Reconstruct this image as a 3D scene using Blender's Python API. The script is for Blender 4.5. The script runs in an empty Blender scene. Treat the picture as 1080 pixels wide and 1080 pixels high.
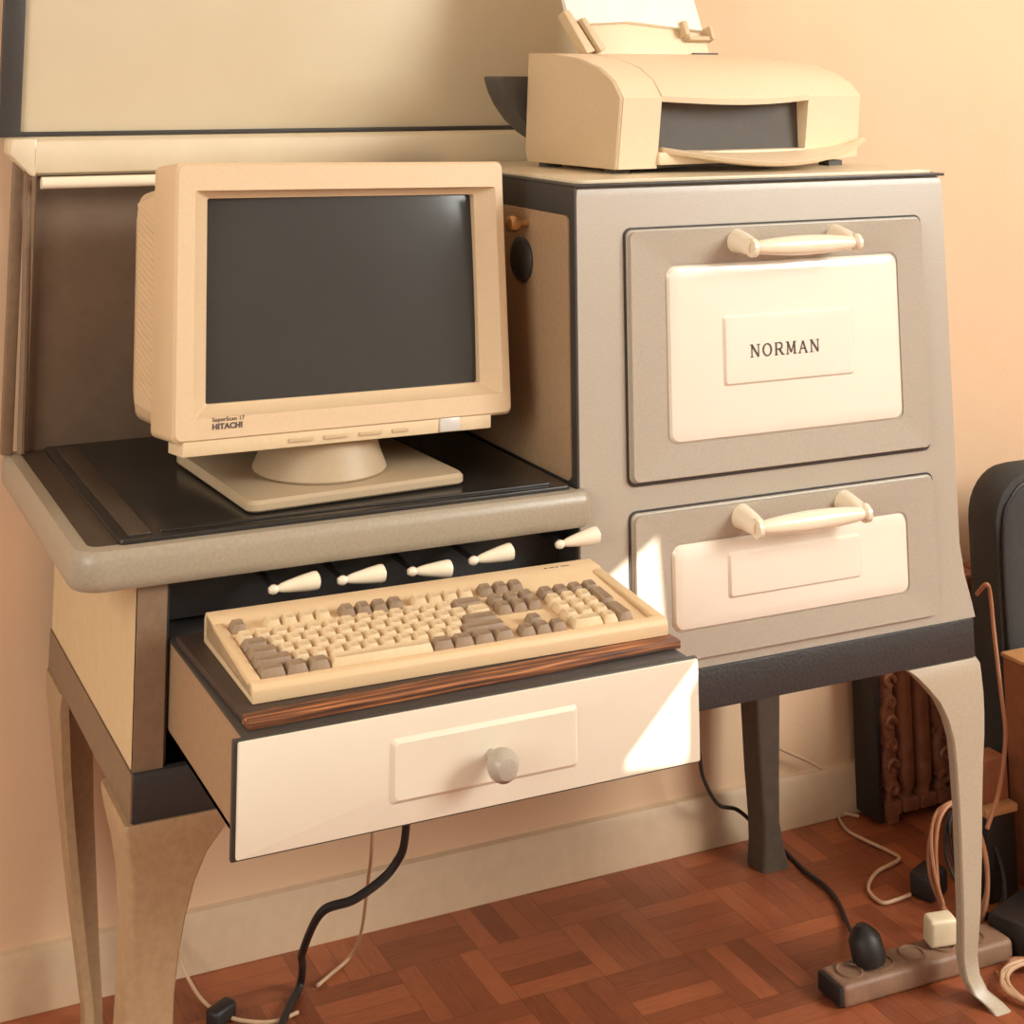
import bpy, bmesh, math, random
from mathutils import Vector, Matrix, Euler
random.seed(7)
scene = bpy.context.scene
COL = scene.collection
R = math.radians

# ------------------------------------------------------------------ materials
def lin(c):
    return tuple(((v/255)/12.92 if v/255 <= .04045 else ((v/255+.055)/1.055)**2.4) for v in c) + (1,)

def mat(name, col, rough=.5, metal=0, col2=None, nscale=40, namt=.5, bump=0, bscale=200, coat=0, spec=.5):
    m = bpy.data.materials.new(name); m.use_nodes = True
    nt = m.node_tree; b = nt.nodes['Principled BSDF']
    b.inputs['Base Color'].default_value = lin(col)
    b.inputs['Roughness'].default_value = rough
    b.inputs['Metallic'].default_value = metal
    b.inputs['Coat Weight'].default_value = coat
    b.inputs['Specular IOR Level'].default_value = spec
    tc = nt.nodes.new('ShaderNodeTexCoord')
    n = nt.nodes.new('ShaderNodeTexNoise'); n.inputs['Scale'].default_value = nscale
    n.inputs['Detail'].default_value = 6; n.inputs['Roughness'].default_value = .65
    nt.links.new(tc.outputs['Object'], n.inputs['Vector'])
    r = nt.nodes.new('ShaderNodeValToRGB')
    c2 = col2 if col2 else tuple(v*.92 for v in col)
    r.color_ramp.elements[0].position = .5-.5*namt*.6-.05; r.color_ramp.elements[0].color = lin(c2)
    r.color_ramp.elements[1].position = .5+.5*namt*.6+.05; r.color_ramp.elements[1].color = lin(col)
    nt.links.new(n.outputs['Fac'], r.inputs['Fac']); nt.links.new(r.outputs['Color'], b.inputs['Base Color'])
    if bump:
        n2 = nt.nodes.new('ShaderNodeTexNoise'); n2.inputs['Scale'].default_value = bscale; n2.inputs['Detail'].default_value = 3
        nt.links.new(tc.outputs['Object'], n2.inputs['Vector'])
        bp = nt.nodes.new('ShaderNodeBump'); bp.inputs['Strength'].default_value = bump; bp.inputs['Distance'].default_value = .001
        nt.links.new(n2.outputs['Fac'], bp.inputs['Height']); nt.links.new(bp.outputs['Normal'], b.inputs['Normal'])
    return m

M = {}
M['grey'] = mat('grey_enamel', (186,174,156), .32, col2=(168,157,141), nscale=420, namt=.7, bump=.12, bscale=500)
M['greytop'] = mat('worn_grey_enamel', (172,158,136), .34, col2=(150,137,118), nscale=300, namt=.8, bump=.12, bscale=400)
M['white'] = mat('white_enamel', (243,232,214), .2, col2=(238,226,206), nscale=8, namt=.8, coat=.3)
M['drawerwhite'] = mat('ivory_enamel', (233,222,200), .3, col2=(228,216,194), nscale=12, namt=.8)
M['cream'] = mat('cream_enamel', (222,196,152), .4, col2=(208,182,140), nscale=60, namt=.8)
M['shelfwhite'] = mat('shelf_enamel', (224,208,178), .35, col2=(214,196,164), nscale=14, namt=.8)
M['panelwhite'] = mat('splash_enamel', (212,196,166), .4, col2=(206,188,156), nscale=6, namt=.9)
M['brown'] = mat('brown_shade_enamel', (142,116,90), .5, col2=(122,98,76), nscale=90, namt=.8)  # brown tone; on stile and apron end it paints in shade and reflection
M['darkwarm'] = mat('backsplash_enamel', (122,100,80), .5, col2=(104,84,68), nscale=30, namt=.9)
M['black'] = mat('black_enamel', (66,62,58), .42, col2=(58,54,51), nscale=300, namt=.7, bump=.25, bscale=350)
M['apron'] = mat('black_crinkle', (58,56,54), .45, col2=(44,42,40), nscale=380, namt=.9, bump=.9, bscale=260)
M['lid'] = mat('black_gloss_lid', (46,43,40), .25, col2=(40,37,34), nscale=30, namt=.9)
M['lidworn'] = mat('worn_lid', (84,70,56), .45, col2=(62,52,42), nscale=70, namt=.9)
M['ovenside'] = mat('oven_side_enamel', (172,140,106), .42, col2=(150,120,92), nscale=160, namt=.9)
M['leg'] = mat('leg_enamel', (190,176,152), .36, col2=(172,157,134), nscale=350, namt=.8, bump=.1)
M['legwarm'] = mat('leg_warm', (186,156,118), .42, col2=(160,130,98), nscale=120, namt=.9)
M['legshade'] = mat('leg_shaded', (92,78,64), .5, col2=(70,58,48), nscale=80, namt=.9)  # leg enamel with the rear right leg's shade put into the colour
M['porc'] = mat('porcelain', (246,230,204), .15, col2=(240,222,192), nscale=20, coat=.5)
M['brass'] = mat('brass', (206,160,104), .3, metal=.8, nscale=60)
M['ink'] = mat('black_ink', (92,80,72), .6, nscale=50)
M['pc'] = mat('beige_plastic', (220,192,154), .5, col2=(214,185,147), nscale=300, namt=.6, bump=.1, bscale=900)
M['pclight'] = mat('light_beige_plastic', (228,204,166), .5, col2=(222,197,158), nscale=300, namt=.6)
M['pcside'] = mat('vent_beige_plastic', (206,176,138), .6, nscale=300)
M['glass'] = mat('crt_glass', (66,65,62), .12, col2=(60,59,56), nscale=3, spec=.3)
M['base'] = mat('base_plastic', (188,166,134), .5, col2=(178,156,126), nscale=500, namt=.7)
M['silver'] = mat('silver_button', (214,206,196), .35, nscale=40)
M['kb'] = mat('keyboard_plastic', (226,196,154), .55, col2=(220,189,146), nscale=400, namt=.6)
M['keyl'] = mat('light_key', (226,200,160), .5, col2=(218,192,152), nscale=200)
M['keyd'] = mat('taupe_key', (158,134,108), .5, col2=(146,122,98), nscale=200)
M['prn'] = mat('printer_plastic', (232,208,174), .5, col2=(228,203,168), nscale=200)
M['prnside'] = mat('printer_side', (206,180,144), .55, col2=(198,172,136), nscale=200)
M['prndark'] = mat('printer_slot', (84,76,68), .6, nscale=40)
M['prnblack'] = mat('printer_black', (78,74,68), .5, nscale=40)
M['paper'] = mat('paper', (248,240,224), .7, nscale=10)
M['rad'] = mat('radiator_bronze', (170,108,74), .5, metal=.1, col2=(112,66,44), nscale=45, namt=.9, bump=.8, bscale=60)
M['chair'] = mat('dark_fabric', (66,64,62), .85, col2=(54,52,50), nscale=300, bump=.4, bscale=600)
M['box'] = mat('brown_board', (168,108,72), .7, col2=(146,90,60), nscale=60, namt=.8)
M['boxtop'] = mat('tan_board', (214,160,108), .7, nscale=60)
M['cblack'] = mat('black_cable', (40,34,32), .5)
M['cwhite'] = mat('cream_cable', (208,170,134), .5)
M['ctan'] = mat('tan_cable', (178,120,84), .5)
M['strip'] = mat('strip_plastic', (150,116,92), .5, col2=(130,98,76), nscale=60)
M['plugw'] = mat('white_plug', (238,220,184), .4)

def wood_board():
    m = bpy.data.materials.new('worn_edge_wood'); m.use_nodes = True
    nt = m.node_tree; b = nt.nodes['Principled BSDF']; b.inputs['Roughness'].default_value = .5
    tc = nt.nodes.new('ShaderNodeTexCoord'); mp = nt.nodes.new('ShaderNodeMapping')
    mp.inputs['Scale'].default_value = (6, 160, 260)
    n = nt.nodes.new('ShaderNodeTexNoise'); n.inputs['Scale'].default_value = 1.5; n.inputs['Detail'].default_value = 8
    r = nt.nodes.new('ShaderNodeValToRGB'); e = r.color_ramp.elements
    e[0].position = .36; e[0].color = lin((62,42,32)); e[1].position = .68; e[1].color = lin((206,132,78))
    x = e.new(.52); x.color = lin((126,76,48))
    nt.links.new(tc.outputs['Object'], mp.inputs['Vector']); nt.links.new(mp.outputs['Vector'], n.inputs['Vector'])
    nt.links.new(n.outputs['Fac'], r.inputs['Fac'])
    # wood grain shows along the worn front edge and right end, dark elsewhere
    sp_ = nt.nodes.new('ShaderNodeSeparateXYZ'); nt.links.new(tc.outputs['Object'], sp_.inputs[0])
    n2 = nt.nodes.new('ShaderNodeTexNoise'); n2.inputs['Scale'].default_value = 60; nt.links.new(tc.outputs['Object'], n2.inputs['Vector'])
    ma = nt.nodes.new('ShaderNodeMath'); ma.operation='MULTIPLY_ADD'; ma.inputs[1].default_value=.006; nt.links.new(n2.outputs['Fac'], ma.inputs[0]); nt.links.new(sp_.outputs[1], ma.inputs[2])
    lt = nt.nodes.new('ShaderNodeMath'); lt.operation='LESS_THAN'; lt.inputs[1].default_value=-.081; nt.links.new(ma.outputs[0], lt.inputs[0])
    gt = nt.nodes.new('ShaderNodeMath'); gt.operation='GREATER_THAN'; gt.inputs[1].default_value=.207; nt.links.new(sp_.outputs[0], gt.inputs[0])
    mxx = nt.nodes.new('ShaderNodeMath'); mxx.operation='MAXIMUM'; nt.links.new(lt.outputs[0], mxx.inputs[0]); nt.links.new(gt.outputs[0], mxx.inputs[1])
    mc = nt.nodes.new('ShaderNodeMix'); mc.data_type='RGBA'; nt.links.new(mxx.outputs[0], mc.inputs['Factor']); mc.inputs['A'].default_value = lin((66,52,44))
    nt.links.new(r.outputs['Color'], mc.inputs['B']); nt.links.new(mc.outputs['Result'], b.inputs['Base Color'])
    return m
M['wood'] = wood_board()

def wall_mat():
    m = mat('peach_wall', (229,194,158), .8, col2=(222,185,148), nscale=4, namt=.9, bump=.25, bscale=160)
    return m
M['wall'] = wall_mat()
M['ceil'] = mat('white_paint', (226,222,214), .9, nscale=5)
M['skirt'] = mat('skirting_paint', (216,188,154), .6, col2=(202,174,142), nscale=50, namt=.9)

def parquet():
    m = bpy.data.materials.new('mosaic_parquet'); m.use_nodes = True
    nt = m.node_tree; N = nt.nodes; L = nt.links; b = N['Principled BSDF']
    tc = N.new('ShaderNodeTexCoord'); sp = N.new('ShaderNodeSeparateXYZ'); L.new(tc.outputs['Object'], sp.inputs[0])
    def mth(op, a, c=None):
        n = N.new('ShaderNodeMath'); n.operation = op
        for i, v in enumerate((a, c)):
            if v is None: continue
            if isinstance(v, (int, float)): n.inputs[i].default_value = v
            else: L.new(v, n.inputs[i])
        return n.outputs[0]
    S = .118; NF = 4
    u = mth('DIVIDE', mth('ADD', sp.outputs[0], 10-.014), S); v = mth('DIVIDE', mth('ADD', sp.outputs[1], 10+.03), S)
    iu = mth('FLOOR', u); iv = mth('FLOOR', v); fu = mth('FRACT', u); fv = mth('FRACT', v)
    chk = mth('MODULO', mth('ADD', iu, iv), 2)
    inv = mth('SUBTRACT', 1, chk)
    t = mth('ADD', mth('MULTIPLY', fu, chk), mth('MULTIPLY', fv, inv))      # across the fingers
    o = mth('ADD', mth('MULTIPLY', fv, chk), mth('MULTIPLY', fu, inv))      # along
    tf = mth('MULTIPLY', t, NF); k = mth('FLOOR', tf); fk = mth('FRACT', tf)
    cmb = N.new('ShaderNodeCombineXYZ'); L.new(mth('ADD', iu, mth('MULTIPLY', k, .137)), cmb.inputs[0]); L.new(iv, cmb.inputs[1]); L.new(k, cmb.inputs[2])
    wn = N.new('ShaderNodeTexWhiteNoise'); L.new(cmb.outputs[0], wn.inputs['Vector'])
    # grain
    g = N.new('ShaderNodeCombineXYZ'); L.new(mth('MULTIPLY', t, 60), g.inputs[0]); L.new(mth('MULTIPLY', o, 4), g.inputs[1]); L.new(mth('MULTIPLY', wn.outputs['Value'], 50), g.inputs[2])
    gn = N.new('ShaderNodeTexNoise'); gn.inputs['Scale'].default_value = 1; gn.inputs['Detail'].default_value = 4; L.new(g.outputs[0], gn.inputs['Vector'])
    big = N.new('ShaderNodeTexNoise'); big.inputs['Scale'].default_value = 5; L.new(tc.outputs['Object'], big.inputs['Vector'])
    val = mth('ADD', mth('MULTIPLY', wn.outputs['Value'], .30), mth('ADD', mth('MULTIPLY', gn.outputs['Fac'], .4), mth('MULTIPLY', big.outputs['Fac'], .3)))
    r = N.new('ShaderNodeValToRGB'); e = r.color_ramp.elements
    e[0].position = .25; e[0].color = lin((112,56,30)); e[1].position = .85; e[1].color = lin((190,108,64))
    x = e.new(.55); x.color = lin((154,84,52))
    L.new(val, r.inputs['Fac'])
    edge = mth('MINIMUM', mth('MINIMUM', fk, mth('SUBTRACT', 1, fk)), mth('MULTIPLY', mth('MINIMUM', o, mth('SUBTRACT', 1, o)), NF))
    gap = mth('LESS_THAN', edge, .03)
    mx = N.new('ShaderNodeMix'); mx.data_type = 'RGBA'; L.new(mth('MULTIPLY', gap, .35), mx.inputs['Factor'])
    L.new(r.outputs['Color'], mx.inputs['A']); mx.inputs['B'].default_value = lin((72,32,18))
    L.new(mx.outputs['Result'], b.inputs['Base Color']); b.inputs['Roughness'].default_value = .42
    return m
M['floor'] = parquet()

# ------------------------------------------------------------------ helpers
def link(o, parent=None):
    COL.objects.link(o)
    if parent is not None: o.parent = parent
    return o
def obj(name, bm, m, parent=None, smooth=True, loc=None, rot=None, angle=35):
    me = bpy.data.meshes.new(name); bmesh.ops.recalc_face_normals(bm, faces=bm.faces[:]); bm.to_mesh(me); bm.free()
    if smooth:
        for p in me.polygons: p.use_smooth = True
        me.set_sharp_from_angle(angle=R(angle))
    me.materials.append(M[m] if isinstance(m, str) else m)
    o = bpy.data.objects.new(name, me)
    if loc: o.location = loc
    if rot: o.rotation_euler = rot
    return link(o, parent)
def tag(o, label, cat, group=None, kind=None):
    o['label'] = label; o['category'] = cat
    if group: o['group'] = group
    if kind: o['kind'] = kind
    return o
def empty(name, loc, rot=(0,0,0)):
    o = bpy.data.objects.new(name, None); o.empty_display_size = .05
    o.location = loc; o.rotation_euler = rot
    return link(o)
def nb(): return bmesh.new()
def merge(bm, other):
    me = bpy.data.meshes.new('tmp'); other.to_mesh(me); other.free(); bm.from_mesh(me); bpy.data.meshes.remove(me); return bm
def box(x0,x1,y0,y1,z0,z1, bev=.0, seg=2, bm=None):
    b = nb(); bmesh.ops.create_cube(b, size=1)
    for v in b.verts:
        v.co = Vector((x0+(v.co.x+.5)*(x1-x0), y0+(v.co.y+.5)*(y1-y0), z0+(v.co.z+.5)*(z1-z0)))
    if bev: bmesh.ops.bevel(b, geom=b.edges[:], offset=bev, segments=seg, affect='EDGES', profile=.5)
    return merge(bm, b) if bm is not None else b
def prism(pts, axis, a0, a1, bev=0, seg=2, bm=None):
    # pts: 2D outline; axis 'x': pts=(y,z); 'y': pts=(x,z); 'z': pts=(x,y)
    b = nb()
    def P(p, a):
        return {'x':(a,p[0],p[1]), 'y':(p[0],a,p[1]), 'z':(p[0],p[1],a)}[axis]
    lo = [b.verts.new(P(p,a0)) for p in pts]; hi = [b.verts.new(P(p,a1)) for p in pts]
    b.faces.new(lo); b.faces.new(hi[::-1]); n = len(pts)
    for i in range(n): b.faces.new((lo[i], lo[(i+1)%n], hi[(i+1)%n], hi[i]))
    bmesh.ops.recalc_face_normals(b, faces=b.faces[:])
    if bev:
        es = [e for e in b.edges if len(e.link_faces)==2 and (e.link_faces[0] in b.faces) and e.calc_face_angle(0) > .6]
        bmesh.ops.bevel(b, geom=es, offset=bev, segments=seg, affect='EDGES', profile=.5)
    return merge(bm, b) if bm is not None else b
def rrect(x0,x1,y0,y1,r,n=6):
    out=[]
    for cx,cy,a in ((x1-r,y0+r,-90),(x1-r,y1-r,0),(x0+r,y1-r,90),(x0+r,y0+r,180)):
        for i in range(n+1):
            t=R(a+90*i/n); out.append((cx+r*math.cos(t), cy+r*math.sin(t)))
    return out
def lathe(prof, n=24, bm=None, mtx=None):
    # prof: (radius, height) around local z
    b = nb(); rings=[]
    for r,h in prof:
        if r < 1e-6: rings.append([b.verts.new((0,0,h))])
        else: rings.append([b.verts.new((r*math.cos(2*math.pi*i/n), r*math.sin(2*math.pi*i/n), h)) for i in range(n)])
    for a,c in zip(rings, rings[1:]):
        for i in range(n):
            j=(i+1)%n
            if len(a)==1 and len(c)==1: continue
            if len(a)==1: b.faces.new((a[0], c[i], c[j]))
            elif len(c)==1: b.faces.new((a[i], a[j], c[0]))
            else: b.faces.new((a[i], a[j], c[j], c[i]))
    if len(rings[0])>1: b.faces.new(rings[0][::-1])
    if len(rings[-1])>1: b.faces.new(rings[-1])
    if mtx is not None: bmesh.ops.transform(b, matrix=mtx, verts=b.verts[:])
    return merge(bm, b) if bm is not None else b
def spline(pts, k=8):
    P=[Vector(p) for p in pts]; P=[P[0]*2-P[1]]+P+[P[-1]*2-P[-2]]; out=[]
    for i in range(1,len(P)-2):
        for s in range(k):
            t=s/k; a,b_,c,d=P[i-1],P[i],P[i+1],P[i+2]
            out.append(.5*((2*b_)+(c-a)*t+(2*a-5*b_+4*c-d)*t*t+(3*b_-a-3*c+d)*t**3))
    out.append(P[-2]); return out
def tube(pts, r, n=8, bm=None, k=8, smooth=True, rads=None):
    c = spline(pts,k) if smooth else [Vector(p) for p in pts]
    b = nb(); rings=[]; up=None
    for i,p in enumerate(c):
        t=(c[min(i+1,len(c)-1)]-c[max(i-1,0)]).normalized()
        if up is None: up = t.orthogonal().normalized()
        up=(up-t*up.dot(t)); up = up.normalized() if up.length>1e-5 else t.orthogonal().normalized()
        s=t.cross(up); rr=r if rads is None else rads[0]+(rads[1]-rads[0])*i/(len(c)-1)
        rings.append([b.verts.new(p+(up*math.cos(2*math.pi*j/n)+s*math.sin(2*math.pi*j/n))*rr) for j in range(n)])
    for a,c2 in zip(rings,rings[1:]):
        for j in range(n): b.faces.new((a[j],a[(j+1)%n],c2[(j+1)%n],c2[j]))
    b.faces.new(rings[0][::-1]); b.faces.new(rings[-1])
    return merge(bm,b) if bm is not None else b
def loft(sections, bm=None, cap=True):
    b=nb(); rings=[[b.verts.new(p) for p in s] for s in sections]
    n=len(rings[0])
    for a,c in zip(rings,rings[1:]):
        for j in range(n): b.faces.new((a[j],a[(j+1)%n],c[(j+1)%n],c[j]))
    if cap: b.faces.new(rings[0][::-1]); b.faces.new(rings[-1])
    return merge(bm,b) if bm is not None else b
def text(name, s, size, m, parent, mtx, depth=.0004, bold=0, align='CENTER', sx=1):
    cu=bpy.data.curves.new(name,'FONT'); cu.body=s; cu.size=size; cu.extrude=depth; cu.offset=bold
    cu.align_x=align; cu.align_y='CENTER'; cu.space_character=1.08
    t=bpy.data.objects.new(name+'_src',cu); COL.objects.link(t)
    dg=bpy.context.evaluated_depsgraph_get(); me=bpy.data.meshes.new_from_object(t.evaluated_get(dg))
    bpy.data.objects.remove(t); bpy.data.curves.remove(cu)
    me.transform(Matrix.Diagonal((sx,1,1,1))); me.transform(mtx); me.materials.clear(); me.materials.append(M[m])
    o=bpy.data.objects.new(name,me); return link(o,parent)
FRONT = Matrix.Rotation(R(90),4,'X')      # text lying in xy -> facing -y

# ------------------------------------------------------------------ camera (photograph is a shifted, off-centre crop)
def camera():
    cd=bpy.data.cameras.new('camera'); c=bpy.data.objects.new('camera',cd); COL.objects.link(c)
    rz,rx,ry=-.4216,.1553,-.0028
    Rm = Matrix.Rotation(rz,3,'Z')@Matrix.Rotation(rx,3,'X')@Matrix.Rotation(ry,3,'Y')@Matrix.Rotation(R(90),3,'X')
    c.matrix_world = Matrix.Translation((-.8996,-1.5855,1.1177))@Rm.to_4x4()
    cd.sensor_width=36; cd.lens=1604.2127/1080*36
    cd.shift_x=(540-453.13)/1080; cd.shift_y=(-178.07-540)/1080
    cd.clip_start=.02
    scene.camera=c
camera()

# ------------------------------------------------------------------ setting
def struct(o): o['kind']='structure'; return o
YW=.458
struct(obj('floor', box(-3,7,-2.7,YW+.1,-.05,0), 'floor', smooth=False))
struct(obj('wall_back', box(-3,7,YW,YW+.1,0,2.7), 'wall', smooth=False))
struct(obj('ceiling', box(-3,7,-2.7,YW+.1,2.7,2.75), 'ceil', smooth=False))
struct(obj('baseboard_back', prism([(YW-.0,0),(YW-.012,0),(YW-.012,.062),(YW-.008,.069),(YW,.071)],'x',-3,7), 'skirt'))
# added unseen wall behind the camera, its hole shaped to form the sun patches
def sun_block_wall():
    b=nb(); q=[(1.068, 1.9525), (1.1605, 1.945), (1.1625, 2.029), (1.421, 2.1355), (1.412, 2.244), (1.33, 2.1965), (1.161, 2.0375)]
    O=[(-3,0),(0,0),(3,0),(7,0),(7,2.7),(1,2.7),(-3,2.7)]
    lay=[]
    for y in (-2.6,-2.64):
        o=[b.verts.new((x,y,z)) for x,z in O]; i=[b.verts.new((x,y,z)) for x,z in q]
        for k in range(7): b.faces.new((o[k],o[(k+1)%7],i[(k+1)%7],i[k]))
        lay.append((o,i))
    for k in range(7):
        for s in (0,1):
            a,c=lay[0][s],lay[1][s]; b.faces.new((a[k],a[(k+1)%7],c[(k+1)%7],c[k]))
    return b
struct(obj('wall_sun_blocker', sun_block_wall(), 'ceil', smooth=False))

# ------------------------------------------------------------------ the stove
W=.5476; ZT=.983; ZB=.439; ZA=.394; XL=-.572; XS=-.504; ZC=.65; T=.038
st = tag(empty('gas_stove',(0,.2,0)), 'antique grey and white enamel gas stove on curved legs, used as a computer desk', 'stove')
ST = Matrix.Translation((0,-.2,0))
def sp(name, bm, m, parent=None, **k):
    o = obj(name, bm, m, parent if parent is not None else st, **k)
    if parent is None: o.location=(0,-.2,0)
    return o
# oven cabinet with a slightly flared foot, openings for the doors are shallow reveals
cab = loft([[(x0,0-f,z),(x1,0-f,z),(x1,.43,z),(x0,.43,z)] for z,x0,x1,f in ((ZB,0,W+.018,.003),(ZB+.02,0,W+.014,.002),(ZB+.05,0,W+.006,.001),(ZB+.09,0,W+.001,0),(ZT-.012,0,W,0),(ZT-.004,.002,W-.002,-.002),(ZT,.006,W-.006,-.007))])
cabinet = sp('oven_cabinet', cab, 'grey')
sp('top_plate', box(-.003,W+.003,-.003,.435,ZT-.001,ZT+.0025,.001), 'black')
sp('top_enamel', prism(rrect(.006,W-.006,.006,.43,.012),'z',ZT+.002,ZT+.0065,.001), 'shelfwhite')
# left side of the oven: black border and tan panel
side = box(-.003,.0,.0,.43,ZC-.03,ZT-.001)
sp('side_frame', side, 'black')
sp('side_panel', prism(rrect(.012,.42,ZC+.004,ZT-.034,.008),'x',-.0055,-.002,.001), 'ovenside')
kp = sp('vent_disc', lathe([(.026,0),(.028,.003),(.024,.006),(.01,.007),(0,.007)],28,mtx=Matrix.Translation((-.005,.125,.888))@Matrix.Rotation(R(-90),4,'Y')), 'black')
k2 = obj('vent_knob', lathe([(.004,0),(.004,.012),(.009,.016),(.0105,.022),(.009,.028),(.004,.031),(0,.0315)],20,mtx=Matrix.Translation((-.004,.111,.932))@Matrix.Rotation(R(-90),4,'Y')), 'brass', kp)

def serif_letter(ch, x, z, w, h, parent, y=-.0144):
    """one enamelled capital with serifs, drawn as thin strokes standing on the plate"""
    b=nb()
    def st_(x0,z0,x1,z1,t):
        dx,dz=x1-x0,z1-z0; L=math.hypot(dx,dz); nx,nz=-dz/L*t/2,dx/L*t/2
        prism([(x+(x0)*w+nx,z+z0*h+nz),(x+(x0)*w-nx,z+z0*h-nz),(x+x1*w-nx,z+z1*h-nz),(x+x1*w+nx,z+z1*h+nz)],'y',y,y+.0008,bm=b) if False else \
        prism([(x+x0*w+nx,z+z0*h+nz),(x+x0*w-nx,z+z0*h-nz),(x+x1*w-nx,z+z1*h-nz),(x+x1*w+nx,z+z1*h+nz)],'y',y,y+.0008,bm=b)
    T,t,sf=.0025,.0015,.0012
    def serif(cx,cz): st_(cx-.17,cz,cx+.17,cz,sf)
    if ch=='N':
        st_(.12,0,.12,1,t); st_(.12,1,.88,0,T*1.1); st_(.88,0,.88,1,t); serif(.12,0); serif(.1,1); serif(.88,1)
    elif ch=='O':
        n=20; P=[(.5+.46*math.cos(2*math.pi*i/n),.5+.5*math.sin(2*math.pi*i/n)) for i in range(n+1)]
        for (a,c),(e,f) in zip(P,P[1:]): st_(a,c,e,f,t+abs(a-.5)*.0022)
    elif ch=='R':
        st_(.15,0,.15,1,T); st_(.15,1,.55,1,t); st_(.15,.48,.55,.48,t)
        P=[(.55+.28*math.sin(math.pi*i/10),.74+.26*math.cos(math.pi*i/10)) for i in range(11)]
        for (a,c),(e,f) in zip(P,P[1:]): st_(a,c,e,f,T*.9)
        st_(.5,.48,.9,0,T); serif(.15,0); serif(.92,0); st_(0,1,.15,1,sf)
    elif ch=='M':
        st_(.08,0,.12,1,t); st_(.12,1,.5,.12,T); st_(.5,.12,.88,1,t); st_(.88,1,.92,0,T); serif(.08,0); serif(.08,1); serif(.92,0); serif(.92,1)
    elif ch=='A':
        st_(.1,0,.5,1,t); st_(.5,1,.9,0,T); st_(.25,.36,.75,.36,t); serif(.1,0); serif(.9,0)
    return obj('letter_'+ch.lower() if False else 'lettering', b, 'ink', parent, smooth=False)

def door(x0,x1,z0,z1,px0,px1,pz0,pz1,hz,hx0,hx1,np_,word):
    d = sp('oven_door', prism(rrect(x0,x1,z0,z1,.008),'y',-.0045,.004,.002,3), 'grey')
    # dark reveal line round the door
    g = prism(rrect(x0-.0026,x1+.0026,z0-.0040,z1+.0022,.01),'y',-.0014,.003)
    obj('door_gasket', g, 'black', d)
    # face of the door slopes in to the panel like a picture frame
    sec=[]
    for g_,y in ((0,-.0044),(.014,-.0085),(.985,-.0056),(1,-.0035)):
        f=lambda o,i: o+(i-o)*g_
        sec.append([(px,y,pz) for px,pz in rrect(f(x0+.002,px0-.001),f(x1-.002,px1+.001),f(z0+.002,pz0-.001),f(z1-.002,pz1+.001),f(.008,.012),8)])
    obj('door_frame', loft(sec,cap=False), 'grey', d)
    p = obj('door_panel', loft([[(x,-.0035,z) for x,z in rrect(px0,px1,pz0,pz1,.012,8)],[(x,-.0078,z) for x,z in rrect(px0+.003,px1-.003,pz0+.003,pz1-.003,.011,8)],[(x,-.0105,z) for x,z in rrect(px0+.012,px1-.012,pz0+.012,pz1-.012,.009,8)]]), 'white', d)
    a,b_,c,e = np_
    obj('name_plate', loft([[(x,-.0104,z) for x,z in rrect(a,b_,c,e,.004)],[(x,-.0135,z) for x,z in rrect(a+.003,b_-.003,c+.003,e-.003,.003)],[(x,-.014,z) for x,z in rrect(a+.008,b_-.008,c+.008,e-.008,.003)]]), 'white', d)
    if word:
        for i,ch in enumerate(word): serif_letter(ch, .2285+i*.0176, .7785, .0128, .0138, d)
    # porcelain bar handle on two turned brackets
    h = obj('handle', tube([(hx0,-.042,hz),(hx0+.012,-.042,hz),((hx0+hx1)/2-.03,-.042,hz),((hx0+hx1)/2,-.042,hz),((hx0+hx1)/2+.03,-.042,hz),(hx1-.012,-.042,hz),(hx1,-.042,hz)],.0118,16), 'porc', d)
    for v in h.data.vertices:
        t=abs(v.co.x-(hx0+hx1)/2)/((hx1-hx0)/2)
        s=1.0-.42*min(1,t*1.05)**2+(.35 if t>.93 else 0)
        v.co.y=-.042+(v.co.y+.042)*s; v.co.z=hz+(v.co.z-hz)*s
    for hx in (hx0+.006,hx1-.006):
        obj('handle_bracket', tube([(hx,-.006,hz+.004),(hx,-.02,hz+.003),(hx,-.034,hz+.001),(hx,-.043,hz)],.009,14,rads=(.015,.0095)), 'porc', d)
    return d
door(.0645,.5055,.648,.9315,.117,.462,.6865,.888,.909,.212,.372,(.191,.384,.747,.828),'NORMAN')
door(.0655,.506,.4492,.6155,.117,.460,.4815,.576,.594,.208,.370,(.190,.383,.511,.562),None)

# black apron below
def ring(x0,x1,y0,y1,t,z0,z1):
    b=nb()
    box(x0,x1,y0,y0+t,z0,z1,.0015,bm=b); box(x0,x1,y1-t,y1,z0,z1,.0015,bm=b)
    box(x0,x0+t,y0+t,y1-t,z0,z1,.0015,bm=b); box(x1-t,x1,y0+t,y1-t,z0,z1,.0015,bm=b); return b
ap = ring(XS,W+.012,-.0064,.425,.012,ZA,ZB)
sp('apron', ap, 'apron')
sp('bottom_sheet', box(XS+.012,W,.006,.413,ZA+.02,ZA+.024), 'black')
# warm reflection on the black apron's left end, painted as a brown plate
sp('apron_end_reflection', box(XS-.0018,XS,-.004,.424,ZA+.001,ZB-.001), 'brown')
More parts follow.
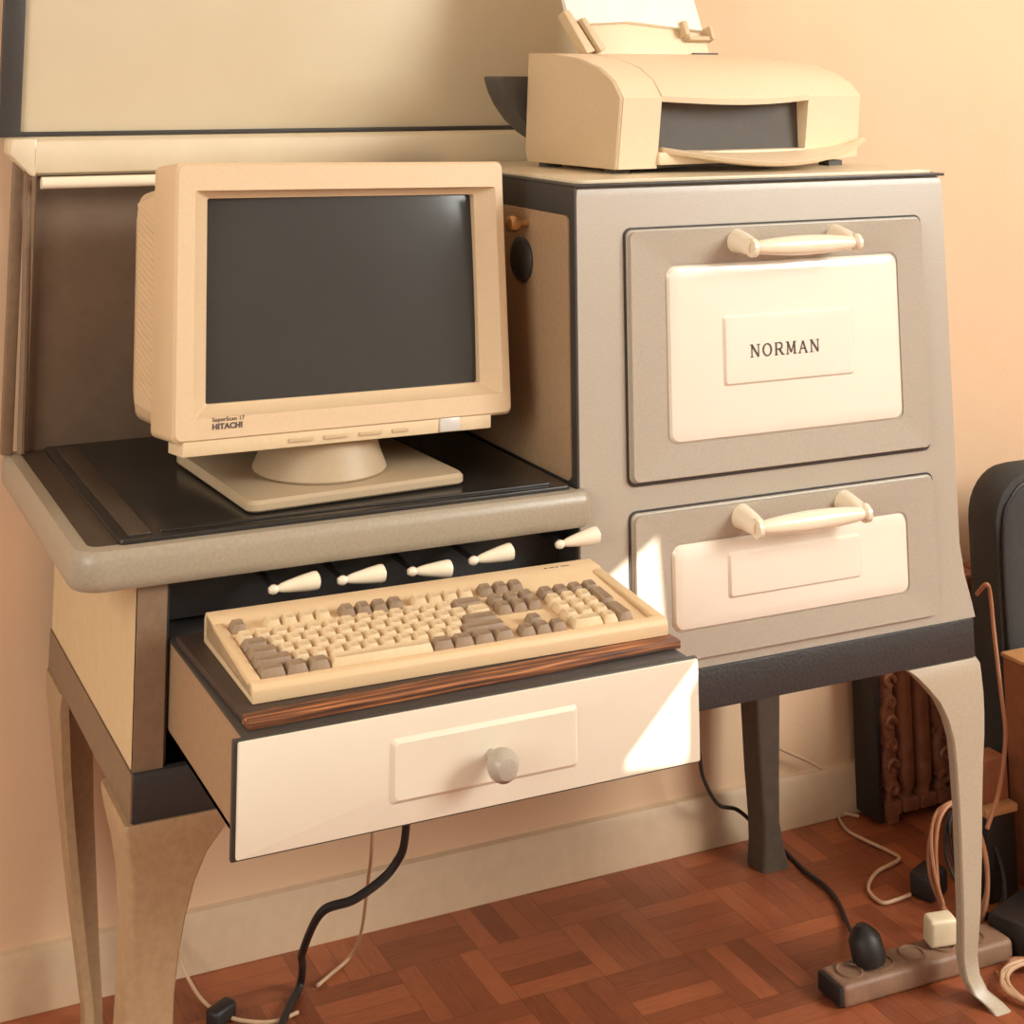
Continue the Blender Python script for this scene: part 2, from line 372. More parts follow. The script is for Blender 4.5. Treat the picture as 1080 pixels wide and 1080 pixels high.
# left burner cabinet
sp('side_wall', box(XS,XS+.006,.0,.42,ZB,ZC-T), 'cream')
sp('front_stile', box(XS,XS+.03,-.002,.004,ZB,ZC-T), 'brown')  # cabinet panel colour with its shade painted in as brown
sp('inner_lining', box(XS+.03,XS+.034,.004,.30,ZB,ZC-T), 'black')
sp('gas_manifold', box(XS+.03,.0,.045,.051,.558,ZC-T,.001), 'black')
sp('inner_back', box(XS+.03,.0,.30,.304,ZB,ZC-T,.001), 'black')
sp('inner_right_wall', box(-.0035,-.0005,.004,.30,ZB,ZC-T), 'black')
# valve handles
kx=[(-.372,-.320),(-.297,-.247),(-.218,-.170),(-.146,-.096),(-.040,.012)]
YK=-.0145
vk=[(285,622),(358,613),(432,601),(497,590),(593,575)]
for i,(a,b_) in enumerate(kx):
    L_=(b_-a)*.98; z0=(.5935,.593,.592,.594,.598)[i]; x0=a+.002
    v = sp('valve_stem', tube([(x0+.006,.046,z0),(x0+.006,.02,z0),(x0+.006,YK,z0)],.0035,10,smooth=False), 'cblack')
    ang=(-4,-2,3,-5,-6)[i]
    mt=Matrix.Translation((x0,YK-.004,z0+.001))@Matrix.Rotation(R(ang),4,'Y')@Matrix.Rotation(R(90),4,'Y')
    obj('valve_handle', lathe([(0,-.004),(.003,-.0035),(.0048,0),(.0048,.003),(.0032,.0065),(.0045,.010),(.006,.018),(.0082,.034),(.0092,L_-.005),(.0088,L_-.002),(.006,L_),(0,L_)],18,mtx=mt), 'porc', v)

# cooktop with rolled rim
def cooktop():
    secs=[]
    def outline(o,z):
        x0,x1,y0,y1=XL+o,.0085-min(o,.004),-.0165+o,.425
        pts=[]
        r=max(.034-o,.004)
        for i in range(9):
            t=R(180+90*i/8); pts.append((x0+r+r*math.cos(t), y0+r+r*math.sin(t), z))
        r2=max(.012-o,.003)
        for i in range(7):
            t=R(270+90*i/6); pts.append((x1-r2+r2*math.cos(t), y0+r2+r2*math.sin(t), z))
        pts += [(x1,y1 if y1<0 else -.0015,z),(-.006,-.0015,z),(-.006,y1,z),(x0,y1,z)]
        return pts
    for o,z in ((.012,ZC-T+.002),(.004,ZC-T),(.001,ZC-T+.004),(0,ZC-T+.010),(0,ZC-.012),(.002,ZC-.005),(.006,ZC-.001),(.012,ZC)):
        secs.append(outline(o,z))
    return loft(secs)
ct = sp('cooktop', cooktop(), 'greytop')
sp('cooktop_surface', prism(rrect(-.553,-.008,.004,.42,.012),'z',ZC-.002,ZC+.0006), 'lidworn')
lid = sp('cooktop_lid', prism(rrect(-.524,-.012,-.001,.415,.006),'z',ZC-.001,ZC+.0045,.0015), 'lid')
obj('lid_band', prism(rrect(-.512,-.488,.012,.40,.004),'z',ZC+.004,ZC+.0058,.0006), 'lidworn', lid)
obj('lid_rib', prism(rrect(-.48,-.03,.012,.020,.003),'z',ZC+.004,ZC+.0062,.001), 'lid', lid)
# backsplash, shelf, rail, post, bracket, upper panel
sp('backsplash', box(-.545,-.004,.418,.424,ZC,1.0), 'darkwarm')
sec=[(.384,1.031),(.376,1.027),(.373,1.018),(.373,.998),(.377,.989),(.384,.985),(.392,.987),(.392,.992),(.384,.996),(.384,1.022),(.43,1.024),(.43,1.031)]
shelf = sp('warming_shelf', prism(sec,'x',-.556,.235), 'shelfwhite')
obj('shelf_end', prism([(-.586,1.031),(-.554,1.031),(-.554,.985),(-.560,.985),(-.587,1.012)],'y',.3735,.43,.003), 'shelfwhite', shelf)
rl = sp('towel_rail', tube([(-.548,.372,.977),(-.4,.372,.977),(-.1,.372,.977)],.0075,14,smooth=False), 'porc')
for x in (-.54,-.105):
    obj('rail_bracket', tube([(x,.372,.977),(x,.385,.98),(x,.418,.98)],.0035,8), 'black', rl)
sp('shelf_post', box(-.576,-.562,.408,.424,ZC,1.03,.002), 'brown')
sp('shelf_bracket', tube([(-.562,.385,.99),(-.561,.392,.972),(-.559,.398,.93),(-.556,.402,.86),(-.554,.404,.76),(-.553,.404,ZC+.002)],.0055,10), 'brown')
up = sp('upper_panel', box(-.567,.31,.436,.444,1.034,1.5,.001), 'panelwhite')
fr=nb(); box(-.593,-.566,.430,.446,1.031,1.5,.001,bm=fr); box(-.593,.312,.431,.446,1.0305,1.037,.001,bm=fr)
obj('panel_edging', fr, 'black', up)

# legs: pressed metal, L section lofted down
def leg(name_mat, prof, sx, sy, cx, cy, foot=0, solid=0):
    # prof rows: z, offset of outer corner towards the inside (x), width along x, width along y
    secs=[]
    for z,off,wx,wy in prof:
        t=min(.012 if not solid else wx*.8,wx*.5 if not solid else wx*.9,wy*.5 if not solid else wy*.9); r=.006
        s=[]
        for i in range(5):
            a=R(180+90*i/4); s.append((r+r*math.cos(a), r+r*math.sin(a)))
        s += [(wx-.002,0),(wx,.002),(wx,t),(t+.002,t),(t,t+.002),(t,wy),(.002,wy),(0,wy-.002)]
        secs.append([(cx+sx*(off+a), cy+sy*(off*(1.5 if foot and z<.06 else .6)+b), z) for a,b in s])
    return loft(secs)
fl=[(ZA,-.007,.112,.11),(ZA-.006,-.008,.108,.106),(.375,-.006,.098,.096),(.355,-.002,.078,.08),(.33,.001,.064,.066),(.30,.002,.055,.056),(.272,.002,.050,.05),(.235,.0,.0475,.046),(.20,-.002,.0485,.044),(.12,-.003,.042,.04),(.07,.000,.034,.034),(.04,.000,.028,.028),(.02,-.010,.028,.03),(.008,-.020,.03,.034),(0,-.024,.034,.036)]
sp('leg', leg('leg',fl,1,1,XS,-.004), 'legwarm')
fr_=[(ZA-.001,-.004,.112,.10),(ZA-.008,-.008,.106,.096),(.372,-.009,.092,.088),(.352,-.010,.074,.07),(.33,-.010,.062,.06),(.305,-.009,.053,.052),(.27,-.006,.046,.046),(.22,-.003,.040,.04),(.16,.000,.036,.036),(.10,.004,.031,.03),(.065,.008,.027,.027),(.05,.006,.026,.026),(.030,.005,.024,.026),(.014,.0,.024,.028),(.005,-.010,.024,.03),(0,-.014,.026,.032)]
sp('leg', leg('leg',fr_,-1,1,W+.012,-.004,1), 'leg')
bl=[(ZA,-.004,.07,.09),(.37,-.004,.064,.085),(.34,.000,.056,.075),(.30,.005,.048,.06),(.24,.013,.042,.048),(.16,.024,.036,.038),(.08,.036,.029,.03),(.03,.044,.025,.026),(.01,.045,.025,.026),(0,.044,.026,.028)]
sp('leg', leg('leg',bl,1,-1,XS,.424), 'legwarm')
br=[(ZA,-.004,.075,.09),(.36,-.004,.066,.08),(.3,-.004,.06,.062),(.2,-.002,.056,.054),(.1,.004,.044,.046),(.05,.008,.036,.038),(.02,.006,.036,.04),(0,.004,.042,.046)]
sp('leg', loft([[(x,y,z) for x,y in rrect(xa,xb,ya,ya+.042,.006,4)] for z,xa,xb,ya in ((ZA,.470,.558,.352),(.37,.480,.550,.354),(.32,.486,.538,.358),(.23,.488,.533,.360),(.12,.492,.528,.360),(.06,.496,.526,.360),(.03,.495,.530,.358),(0,.490,.537,.356))]), 'legshade')

# drawer, pulled out, with white front
dr = nb()
x0,x1=-.4805,-.0140; YD=-.25; D0,D1=.4615,.5560
box(x0+.012,x0+.018,YD+.004,.24,D0+.006,D1-.002,bm=dr)
box(x1-.014,x1-.008,YD+.004,.24,D0+.006,D1-.002,bm=dr)
box(x0+.012,x1-.008,YD+.004,.24,D0+.006,D0+.010,bm=dr)
box(x0+.012,x1-.008,.234,.24,D0+.006,D1-.002,bm=dr)
drawer = sp('drawer', dr, 'ovenside')
obj('drawer_lid', box(x0+.011,x1-.007,YD+.003,.24,D1-.004,D1-.001,.0005), 'black', drawer)
obj('drawer_edge', box(x0,x1,YD-.001,YD+.0045,D0,D1,.0008), 'black', drawer)
obj('drawer_front', prism(rrect(x0+.0035,x1-.001,D0+.002,D1-.001,.002),'y',YD-.0035,YD-.0005,.001), 'drawerwhite', drawer)
def emb(a,b_,c,e,y):
    return loft([[(x,y+.0003,z) for x,z in rrect(a,b_,c,e,.004)],[(x,y-.003,z) for x,z in rrect(a+.004,b_-.004,c+.004,e-.004,.003)],[(x,y-.003,z) for x,z in rrect(a+.006,b_-.006,c+.006,e-.006,.002)]])
obj('drawer_plate', emb(-.338,-.149,.4815,.5355,YD-.0035), 'drawerwhite', drawer)
obj('knob', lathe([(.006,0),(.005,.008),(.007,.011),(.0125,.016),(.0145,.022),(.0135,.028),(.009,.033),(0,.035)],24,mtx=Matrix.Translation((-.240,YD-.006,.5075))@Matrix.Rotation(R(90),4,'X')), 'grey', drawer)

# ------------------------------------------------------------------ board + keyboard
bd = obj('wooden_board', box(-.2235,.2235,-.1,.12,0,.008,.001), 'wood', loc=(-.2415,-.130,.5553),rot=(0,0,R(1.3)))
tag(bd,'brown wooden board with worn front edge lying on the open drawer','board')

ZK=.5636
kb = tag(empty('computer_keyboard',(-.4495,-.2055,ZK),(0,0,R(-.7))),'beige full-size computer keyboard with taupe side keys on the pulled-out drawer','keyboard')
KW,KD=.429,.163; tl=math.atan2(.012,KD)
prof=[(0,0),(KD,0),(KD,.022),(KD-.004,.0285),(KD-.028,.0275),(KD-.034,.0235),(.016,.0125),(.010,.0165),(.003,.0150),(0,.011)]
case = obj('case', prism(prof,'x',0,KW,.0012), 'kb', kb)
for nm,a,b_ in (('case_end',.0,.011),('case_end',KW-.011,KW)):
    obj(nm, prism([(.003,.004),(KD-.01,.006),(KD-.006,.0275),(.006,.0158)],'x',a,b_,.001), 'kb', kb)
# faint model marks at the upper right of the case
for i,w_ in enumerate((.004,.005,.0035,.006,.003)):
    o_=.0; xx=KW-.062+i*.0068
    obj('printed_mark', box(xx,xx+w_,KD-.0165,KD-.0150,.0280,.0283), 'ink', kb)
U=.0171
keymesh={}
def key(ux,uy,w,dark,h=1):
    kk=(w,h,dark)
    if kk not in keymesh:
        sx=w*U-.0016; sy=h*U-.0016; ix,iy=.0026,.0030
        b=nb()
        secs=[rrect(0,sx,0,sy,.001,2)]
        s=[[(x,y,0) for x,y in rrect(0,sx,0,sy,.0012,2)],[(x,y,.003) for x,y in rrect(.0004,sx-.0004,.0004,sy-.0004,.0012,2)],[(x,y,.0085) for x,y in rrect(ix,sx-ix,iy*.8,sy-iy*.7,.0018,2)],[(x,y,.0080) for x,y in rrect(ix+.0018,sx-ix-.0018,iy,sy-iy-.001,.0016,2)]]
        b=loft(s); me=bpy.data.meshes.new('key'); bmesh.ops.recalc_face_normals(b,faces=b.faces[:]); b.to_mesh(me); b.free()
        for p in me.polygons: p.use_smooth=True
        me.set_sharp_from_angle(angle=R(40)); me.materials.append(M['keyd' if dark else 'keyl']); keymesh[kk]=me
    o=bpy.data.objects.new('key',keymesh[kk])
    yy=.0165+uy*U
    o.location=(.0125+ux*U, yy, .0125+(yy-.016)*.0866)
    o.rotation_euler=(math.atan(.0866)+(.02*(uy-2)),0,0)
    COL.objects.link(o); o.parent=kb
def row(y,items):
    x=0
    for it in items:
        if it[0]=='gap': x+=it[1]; continue
        key(x,y,it[0],it[1]); x+=it[0]
D,Lg=True,False
FR=5.45
row(FR,[(1,D),('gap',1)]+[(1,Lg)]*4+[('gap',.5)]+[(1,D)]*4+[('gap',.5)]+[(1,Lg)]*4+[('gap',.35)]+[(1,D)]*3)
row(4,[(1,Lg)]*13+[(2,D),('gap',.35)]+[(1,D)]*3+[('gap',.35)]+[(1,D)]*4)
row(3,[(1.5,D)]+[(1,Lg)]*12+[(1.5,Lg),('gap',.35)]+[(1,D)]*3+[('gap',.35)]+[(1,Lg)]*3)
row(2,[(1.75,D)]+[(1,Lg)]*11+[(2.25,D),('gap',3.7)]+[(1,Lg)]*3)
row(1,[(2.25,D)]+[(1,Lg)]*10+[(2.75,D),('gap',1.35),(1,D),('gap',1.35)]+[(1,Lg)]*3)
row(0,[(1.5,D),(1.25,D),(1.25,D),(6,Lg),(1.25,D),(1.25,D),(1.25,D),(1.25,D),('gap',.35)]+[(1,D)]*3+[('gap',.35),(2,Lg),(1,Lg)])
key(15+.7+6,2,1,D,2); key(15+.7+6,0,1,D,2)

# ------------------------------------------------------------------ monitor
mo = tag(empty('computer_monitor',(-.258,.160,ZC+.0062),(0,0,R(3.8))),'beige CRT computer monitor with a dark switched-off screen on the black cooktop','monitor')
HB=Matrix.Translation((-.0065,-.110,.0705))@Matrix.Rotation(R(1.2),4,'Y')@Matrix.Rotation(R(-6),4,'X')   # head frame: origin bottom centre of bezel front
def head(name,bm,m,parent=None,**k):
    bmesh.ops.transform(bm,matrix=HB,verts=bm.verts[:]); return obj(name,bm,m,parent if parent else mo,**k)
Hw=.2060; Hh=.287
gx0,gx1,gz0,gz1=-.1640,.1735,.0355,.2495
def bez():
    def rr(x0,x1,z0,z1,r,y): return [(x,y,z) for x,z in rrect(x0,x1,z0,z1,r,6)]
    return loft([rr(-Hw+.004,Hw-.004,.004,Hh-.004,.006,.080),rr(-Hw,Hw,0,Hh,.008,.073),rr(-Hw,Hw,0,Hh,.008,.004),rr(-Hw+.003,Hw-.003,.003,Hh-.003,.008,0),
        rr(gx0-.020,gx1+.020,gz0-.012,gz1+.008,.003,0),rr(gx0-.017,gx1+.017,gz0-.011,gz1+.007,.003,.0035),rr(gx0-.003,gx1+.003,gz0-.003,gz1+.003,.003,.016),rr(gx0,gx1,gz0,gz1,.003,.018),rr(gx0,gx1,gz0,gz1,.003,.03)],cap=False)
bezel=head('bezel',bez(),'pc')
text('lettering','SuperScan 17',.0062,'ink',bezel,HB@Matrix.Translation((-.163,-.0003,.0215))@FRONT,.0003,0,'LEFT')
text('lettering','HITACHI',.0078,'ink',bezel,HB@Matrix.Translation((-.163,-.0003,.0145))@FRONT,.0003,.0003,'LEFT',sx=1.05)
# curved glass
def glass():
    b=nb(); n=12; g=[]
    for j in range(n+1):
        r=[]
        for i in range(n+1):
            u=i/n*2-1; v=j/n*2-1
            x=(gx0+gx1)/2+u*((gx1-gx0)/2+.002); z=(gz0+gz1)/2+v*((gz1-gz0)/2+.002)
            r.append(b.verts.new((x,.019+.010*(u*u*.6+v*v*.25),z)))
        g.append(r)
    for j in range(n):
        for i in range(n): b.faces.new((g[j][i],g[j][i+1],g[j+1][i+1],g[j+1][i]))
    ex=bmesh.ops.extrude_face_region(b,geom=b.faces[:])
    for v in [e for e in ex['geom'] if isinstance(e,bmesh.types.BMVert)]: v.co.y+=.012
    return b
head('screen',glass(),'glass')
def body():
    S=[]
    for y,wx,z0,z1,r in ((.070,.198,.008,.270,.01),(.09,.195,.006,.266,.012),(.20,.184,.004,.262,.014),(.27,.165,.012,.25,.02),(.31,.13,.03,.22,.025),(.345,.11,.04,.20,.02),(.35,.105,.045,.195,.018)):
        S.append([(x,y,z) for x,z in rrect(-wx,wx,z0,z1,r,5)])
    return loft(S)
hs=head('housing',body(),'pcside')
# ventilation ribs on both flanks
for s_ in (-1,1):
    vb=nb()
    prism([(.075,.02),(.20,.025),(.20,.25),(.075,.258)],'x',s_*.1885-.0006,s_*.1885+.0006,bm=vb)
    for i in range(27):
        z=.038+i*.0075
        b2=box(-.0015,.0015,-.060,.060,-.0018,.0018)
        bmesh.ops.transform(b2,matrix=Matrix.Translation((s_*.1885,.14,z))@Matrix.Rotation(R(14),4,'X'),verts=b2.verts[:]); merge(vb,b2)
    bmesh.ops.transform(vb,matrix=Matrix.Translation((s_*.1885,.14,0))@Matrix.Rotation(R(s_*5.0),4,'Z')@Matrix.Translation((-s_*.1872,-.14,0)),verts=vb.verts[:])
    head('vent_grille',vb,'pc',hs)
cs=head('control_strip',prism([(.004,-.0135),(.05,-.0135),(.05,.004),(.002,.004)],'x',-Hw+.012,Hw-.028,.001),'pclight')
for i,(a,w_) in enumerate(((-.075,.028),(-.033,.028),(.009,.028),(.050,.02))):
    head('button',box(a,a+w_,.0015,.004,-.0085,-.0045,.0006),'pcside',cs)
head('power_button',box(.110,.136,.0012,.005,-.0125,.002,.0008),'silver',cs)
mb=nb(); lathe([(.070,.0),(.0755,.002),(.0765,.004),(.074,.010),(.069,.022),(.066,.034),(.060,.040),(.03,.042),(0,.042)],40,bm=mb,mtx=Matrix.Translation((-.010,-.03,.012)))
obj('pedestal',mb,'base',mo)
obj('swivel_neck',lathe([(.056,0),(.056,.03)],32,mtx=Matrix.Translation((-.010,-.02,.045))),'prndark',mo)
obj('base_plate',loft([[(x,y,z) for x,y in rrect(-.131+o,.131-o,-.122+o,.122-o,.012-o*.3,5)] for o,z in ((.002,0),(0,.002),(0,.008),(.003,.0115),(.014,.013))]),'base',mo)

# ------------------------------------------------------------------ printer
PZ=ZT+.0065
pr = tag(empty('inkjet_printer',(.30,.2,PZ),(0,0,R(5))),'cream inkjet printer with a dark output slot on top of the oven','printer')
# local frame: x -.215...215 , y -.12 (front) ... .12
pl=nb()
profS=[(-.108,.006),(-.122,.094),(-.105,.115),(-.075,.131),(-.03,.143),(.03,.149),(.085,.15),(.095,.02),(.09,.006)]
def pseg(x0,x1,prof0,prof1,n=1):
    secs=[]
    for i in range(n+1):
        t=i/n; x=x0+(x1-x0)*t
        secs.append([(x,a[0]*(1-t)+b_[0]*t,a[1]*(1-t)+b_[1]*t) for a,b_ in zip(prof0,prof1)])
    return loft(secs)
ps=obj('side_cover',prism(profS,'x',-.2145,-.2085,.0015),'prnside',pr)
profE=[(a if a>-.05 else a+.002,b_) for a,b_ in profS]
profR=[(-.095,.012),(-.106,.094),(-.09,.110),(-.062,.124),(-.02,.136),(.03,.143),(.085,.145),(.095,.02),(.09,.012)]
obj('left_housing',pseg(-.2085,-.149,profS,profS),'prn',pr)
obj('right_housing',pseg(.096,.205,profS,profR,4),'prn',pr)
# top cover between with bulging front
secs=[]
for i in range(13):
    t=i/12; x=-.149+t*.245; s=math.sin(math.pi*t)*.014
    secs.append([(x,-.121-s,.089-s*.35),(x,-.1225-s,.096-s*.3),(x,-.106-s*.8,.1155),(x,-.076-s*.5,.1315),(x,-.03,.1435),(x,.03,.1495),(x,.085,.1505),(x,.09,.089)])
obj('top_cover',loft(secs),'prn',pr)
sb=nb(); box(-.149,.096,-.098,.09,.006,.089,bm=sb)
obj('slot_interior',sb,'prndark',pr)
obj('slot_floor',box(-.149,.096,-.114,-.09,.010,.026,.002),'prn',pr)
# swept output tray lip
secs=[]
for i in range(17):
    t=i/16; x=-.140+t*.345; s=math.sin(math.pi*min(1,t*1.02))
    yf=-.112-.05*s**.8
    z=.026-.020*s+ .006*t
    secs.append([(x,-.09,.018),(x,yf+.01,z-.003),(x,yf,z-.001),(x,yf-.003,z+.003),(x,yf+.004,z+.006),(x,-.09,.027)])
obj('output_tray',loft(secs),'prn',pr)
for x in (-.19,.17):
    obj('foot',box(x-.012,x+.012,-.09,-.07,0,.007),'prndark',pr)
    obj('foot',box(x-.012,x+.012,.06,.08,0,.007),'prndark',pr)
# dark quarter-round tray at rear left
q=[(-.29,.118),(-.20,.118),(-.20,.055)]+[(-.205-.085*math.sin(R(a)),.118-.063*math.cos(R(a))) for a in (10,25,40,55,70,82)]
q=[(-.244,.116),(-.242,.119),(-.17,.119),(-.17,.03),(-.190,.042),(-.212,.060),(-.228,.08),(-.238,.098)]
obj('rear_guide',prism(q,'y',.105,.155,.002),'prnblack',pr)
# paper support
mt=Matrix.Translation((-.03,.06,.146))@Matrix.Rotation(R(-22),4,'X')
def P2(name,bm,m,par=pr):
    bmesh.ops.transform(bm,matrix=mt,verts=bm.verts[:]); return obj(name,bm,m,par)
P2('paper_support',box(-.115,.115,.004,.008,-.02,.085,.002),'prn')
gd=nb()
prism([(-.135,.062),(-.125,.064),(-.098,.004),(-.112,0)],'y',-.012,.006,.001,bm=gd); prism([(-.112,.05),(-.104,.052),(-.082,.006),(-.092,.002)],'y',-.016,.004,.001,bm=gd)
P2('paper_guide',gd,'prnside')
gd=nb(); box(.068,.076,-.012,.004,.03,.052,.001,bm=gd); box(.076,.118,-.008,.002,.024,.030,.001,bm=gd); box(.114,.120,-.012,.004,.024,.045,.001,bm=gd)
P2('paper_guide',gd,'prnside')
obj('release_lever',box(.05,.095,.06,.064,.1495,.1525,.0005),'prndark',pr)
pp=obj('paper_stack',prism([(-.122,.046),(-.02,.052),(.105,.040),(.108,.21),(-.128,.21)],'y',-.004,.003),'paper')
pp.matrix_world = Matrix.Translation((.30,.2,PZ))@Matrix.Rotation(R(5),4,'Z')@mt
tag(pp,'white paper sheets standing in the feeder behind the printer','paper')

# ------------------------------------------------------------------ radiator
ra = tag(empty('radiator',(.86,.40,0)),'ornate brown cast-iron radiator by the wall behind the stove','radiator')
def column(cx,cy,ornate):
    b=nb(); w=.0155
    secs=[]
    for z in [i/28*.30+.018 for i in range(29)]:
        k=w*(1+ (.25*math.sin(z*95)+.1*math.sin(z*210) if ornate else .0)); k2=.020*(1+(.1*math.sin(z*120) if ornate else 0))
        if z<.04: k*=.7; k2*=.8
        secs.append([(cx+k*math.cos(a)*(1), cy+k2*math.sin(a), z) for a in [2*math.pi*j/14 for j in range(14)]])
    loft(secs,bm=b)
    if ornate:
        for i in range(9):
            z=.05+i*.03; sgn=1 if i%2 else -1
            pts=[(cx+sgn*.011*math.cos(t)*(1-t/9), cy-.019, z+.011*math.sin(t)*(1-t/9)) for t in [j*.7 for j in range(9)]]
            tube(pts,.0042,6,bm=b,k=2)
    return b
for i in range(8):
    x=.757+i*.034
    b=nb()
    for y in (.423,.412):
        merge(b,column(x,y,i%3==0))
    box(x-.0165,x+.0165,.388,.444,.305,.335,.008,3,bm=b); box(x-.0165,x+.0165,.392,.442,.012,.032,.005,bm=b)
    if i in (0,7):
        for y in (.405,.43): box(x-.01,x+.01,y-.012,y+.012,0,.02,.003,bm=b)
    obj('section',b,'rad',ra,loc=(-.86,-.40,0))
obj('end_shade',box(.728,.737,.392,.446,.006,.33,.003),'cblack',ra,loc=(-.86,-.40,0))  # black sheet standing in for the shade on the radiator's end face

# ------------------------------------------------------------------ things at the right end of the wall
bx = tag(empty('cardboard_box',(.86,.09,0)),'tall reddish-brown box with a tan top at the right edge of the photo','box')
obj('body',prism([(-.06,0),(-.06,.292),(.06,.292),(.06,0)],'y',-.11,.11,.002),'box',bx)
obj('top',box(-.062,.062,-.112,.112,.2925,.299,.002),'boxtop',bx)
def case_body():
    secs=[]
    for o,y in ((.018,.225),(.005,.232),(0,.245),(0,.275),(.005,.288),(.018,.295)):
        out=[]
        for x,z in rrect(.826+o,1.16-o,.002+o*.3,.530-o,.075-o,8):
            pass
            out.append((x,y,z))
        secs.append(out)
    return loft(secs)
bg = tag(empty('carrying_case',(.95,.26,0)),'dark grey soft case with rounded top standing behind the brown box','bag')
obj('body',case_body(),'chair',bg,loc=(-.95,-.26,0))
obj('piping',tube([(.838,.227,.03),(.838,.227,.25),(.838,.227,.44),(.858,.227,.495),(.91,.227,.517),(1.05,.227,.518)],.0028,8),'cblack',bg,loc=(-.95,-.26,0))
pk = tag(empty('storage_box',(.750,.188,0)),'small dark box with a tan lid between the stove leg and the tall brown box','box')
obj('body',box(-.026,.026,-.022,.022,0,.108,.002),'cblack',pk)
obj('lid',box(-.029,.029,-.025,.024,.1085,.119,.002),'boxtop',pk)
pk2= obj('brown_carton',box(-.024,.026,-.012,.022,0,.055,.002),'box',loc=(.750,.188,.1195))
tag(pk2,'small reddish-brown carton sitting on the tan lid of the dark box','box')

# ------------------------------------------------------------------ cables
def cable(name,pts,r,m,label,k=10):
    o=obj(name,tube(pts,r,8,k=k),m); tag(o,label,'cable'); return o
cable('power_cable',[(-.135,.16,.462),(-.133,.18,.26),(-.140,.20,.20),(-.185,.205,.172),(-.222,.22,.158),(-.230,.26,.10),(-.205,.33,.045),(-.197,.36,.008),(-.232,.312,.006),(-.265,.26,.006),(-.33,.18,.006)],.0048,'cblack','thick black cable hanging in an S below the open drawer')
cable('thin_cable',[(-.170,.17,.462),(-.168,.20,.24),(-.152,.25,.17),(-.125,.34,.06),(-.120,.39,.008),(-.15,.372,.005),(-.176,.356,.004)],.0022,'cwhite','thin cream cable curving from the drawer to the floor beside the thick black one')
cable('thin_cable',[(-.335,.435,.05),(-.325,.42,.02),(-.312,.38,.004),(-.29,.335,.004),(-.25,.31,.004),(-.215,.315,.004)],.0022,'cwhite','thin cream cable on the floor right of the front left leg')
pb=obj('cable_plug',box(-.018,.018,-.01,.01,0,.02,.005,3),'cblack',loc=(-.303,.340,0),rot=(0,0,.5)); tag(pb,'small black plug on the floor beside the front left leg','plug')
cable('mains_cord',[(.415,.40,.20),(.418,.40,.146),(.425,.40,.115),(.451,.405,.078),(.49,.415,.06),(.525,.415,.03),(.552,.385,.004),(.545,.33,.004),(.545,.29,.004),(.535,.25,.004),(.505,.19,.006),(.475,.13,.02)],.0028,'cblack','thin black cord running behind the rear right leg to the power strip')
cable('wall_cable',[(.545,.44,.145),(.585,.44,.118),(.63,.438,.095),(.66,.436,.078)],.0025,'cwhite','short cream cable running down the wall right of the rear leg')
cable('floor_cable',[(.72,.43,.004),(.700,.45,.004),(.685,.43,.004),(.675,.40,.004),(.68,.37,.004),(.69,.33,.004),(.688,.305,.004),(.635,.29,.004),(.595,.26,.004),(.588,.225,.004),(.61,.222,.004),(.638,.225,.004)],.0024,'cwhite','thin tan cable looping across the parquet in front of the radiator')
def coil(name,c,rx,rz,tilt,n,r,m,label,start=0):
    pts=[]
    for i in range(int(n*12)+1):
        t=start+i*2*math.pi/12; q=1+.05*math.sin(i*.9)
        pts.append((c[0]+rx*q*math.cos(t)+.003*math.sin(i*1.3), c[1]+tilt*rz*math.sin(t)+.004*math.cos(i*.7), max(r, c[2]+rz*q*math.sin(t))))
    return cable(name,pts,r,m,label,5)
coil('coiled_cable',(.645,.135,.078),.045,.070,.15,2.6,.0028,'ctan','upright coil of tan cable behind the front right leg')
coil('coiled_cable',(.70,.165,.06),.04,.055,.5,2.2,.0026,'cblack','upright coil of black cable beside the tan coil')
coil('coiled_cable',(.635,-.01,.010),.048,.004,9,2.7,.0026,'cwhite','flat coil of cream cable at the bottom right corner')
cable('flex_cable',[(.600,.03,.008),(.612,.028,.006),(.625,.032,.006),(.64,.040,.010),(.67,.02,.012),(.70,.0,.010)],.004,'ctan','thick tan cable running right from the white plug')
cable('hanging_cable',[(.772,.215,.375),(.776,.2,.392),(.783,.2,.38),(.782,.195,.33),(.770,.175,.26),(.758,.158,.21),(.735,.15,.15),(.70,.14,.11)],.003,'ctan','tan cable hanging down between stove and brown box')

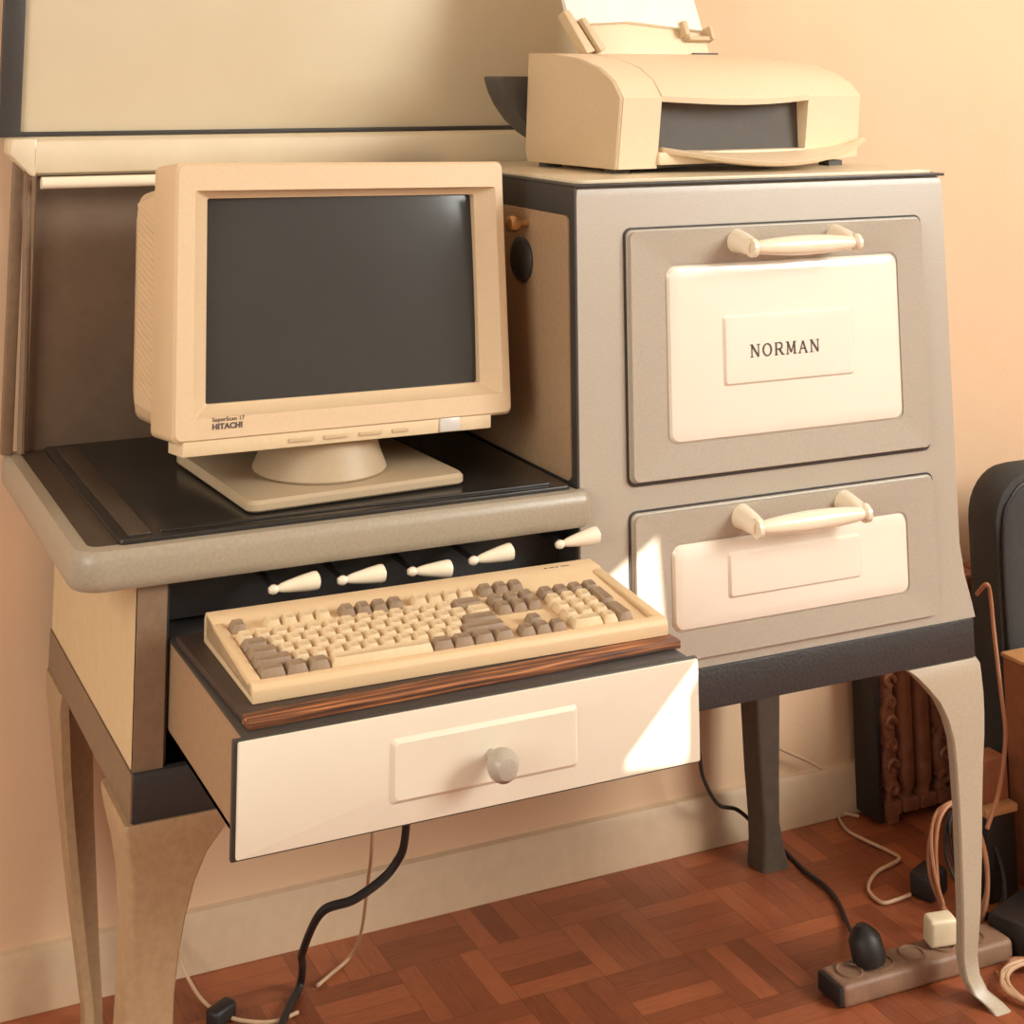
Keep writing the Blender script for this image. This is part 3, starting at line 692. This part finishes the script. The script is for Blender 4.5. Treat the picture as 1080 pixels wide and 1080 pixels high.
# power strip with plugs
psx = tag(empty('power_strip',(.485,.080,0),(0,0,R(-1))),'long brownish power strip on the parquet behind the front right leg','power strip')
obj('body',box(-.095,.17,-.024,.024,.0,.026,.006,3),'strip',psx)
for i in range(5):
    s=obj('socket',lathe([(.0165,0),(.0165,.003),(.014,.003),(.0135,.001),(0,.001)],20,mtx=Matrix.Translation((-.068+i*.048,0,.0255))),'strip',psx)
obj('end_cap',box(-.101,-.092,-.022,.022,.002,.024,.003),'cblack',psx)
p=obj('black_plug',lathe([(0,0),(.019,.001),(.021,.008),(.020,.028),(.014,.036),(.007,.042),(0,.042)],20),'cblack',loc=(.450,.082,.0275),rot=(R(-12),R(-8),0)); tag(p,'round black plug in the left end of the power strip','plug')
p=obj('white_plug',box(-.019,.019,-.011,.011,0,.034,.005,3),'plugw',loc=(.558,.080,.029),rot=(R(8),0,R(-10))); tag(p,'cream square plug in the power strip beside the front right leg','plug')
p=obj('power_adapter',box(-.024,.024,-.018,.018,0,.032,.006,3),'cblack',loc=(.668,.222,0),rot=(0,0,.4)); tag(p,'black power adapter on the floor behind the cream plug','adapter')
p=obj('power_adapter',box(-.045,.05,-.034,.034,0,.042,.009,3),'cblack',loc=(.70,.075,0),rot=(0,0,.3)); tag(p,'large black power adapter at the foot of the brown box','adapter')

# ------------------------------------------------------------------ light
w=bpy.data.worlds.new('world'); scene.world=w; w.use_nodes=True
bgn=w.node_tree.nodes['Background']; bgn.inputs[0].default_value=(.97,1,.92,1); bgn.inputs[1].default_value=.6
def area(name,loc,target,sx,sy,power,col):
    l=bpy.data.lights.new(name,'AREA'); l.shape='RECTANGLE'; l.size=sx; l.size_y=sy; l.energy=power; l.color=col
    o=bpy.data.objects.new(name,l); COL.objects.link(o); o.location=loc
    o.rotation_euler=(Vector(target)-Vector(loc)).to_track_quat('-Z','Y').to_euler(); return o
area('window_light',(2.3,-2.2,2.0),(.1,0,.75),1.3,1.2,116,(.98,1,.965))
area('left_fill_light',(-2.4,-1.2,1.5),(-.3,.2,.5),1.2,1.4,34,(1,.95,.86))  # unseen fill lamp added to brighten the left side panel
s=bpy.data.lights.new('sun','SUN'); s.energy=20; s.angle=R(.25); s.color=(1,.97,.90)
so=bpy.data.objects.new('sun',s); COL.objects.link(so)
so.rotation_euler=Vector((-.5,1,-.63)).to_track_quat('-Z','Y').to_euler()
vs=scene.view_settings; vs.view_transform='Standard'; vs.look='None'; vs.gamma=1; vs.exposure=0; vs.use_curve_mapping=False
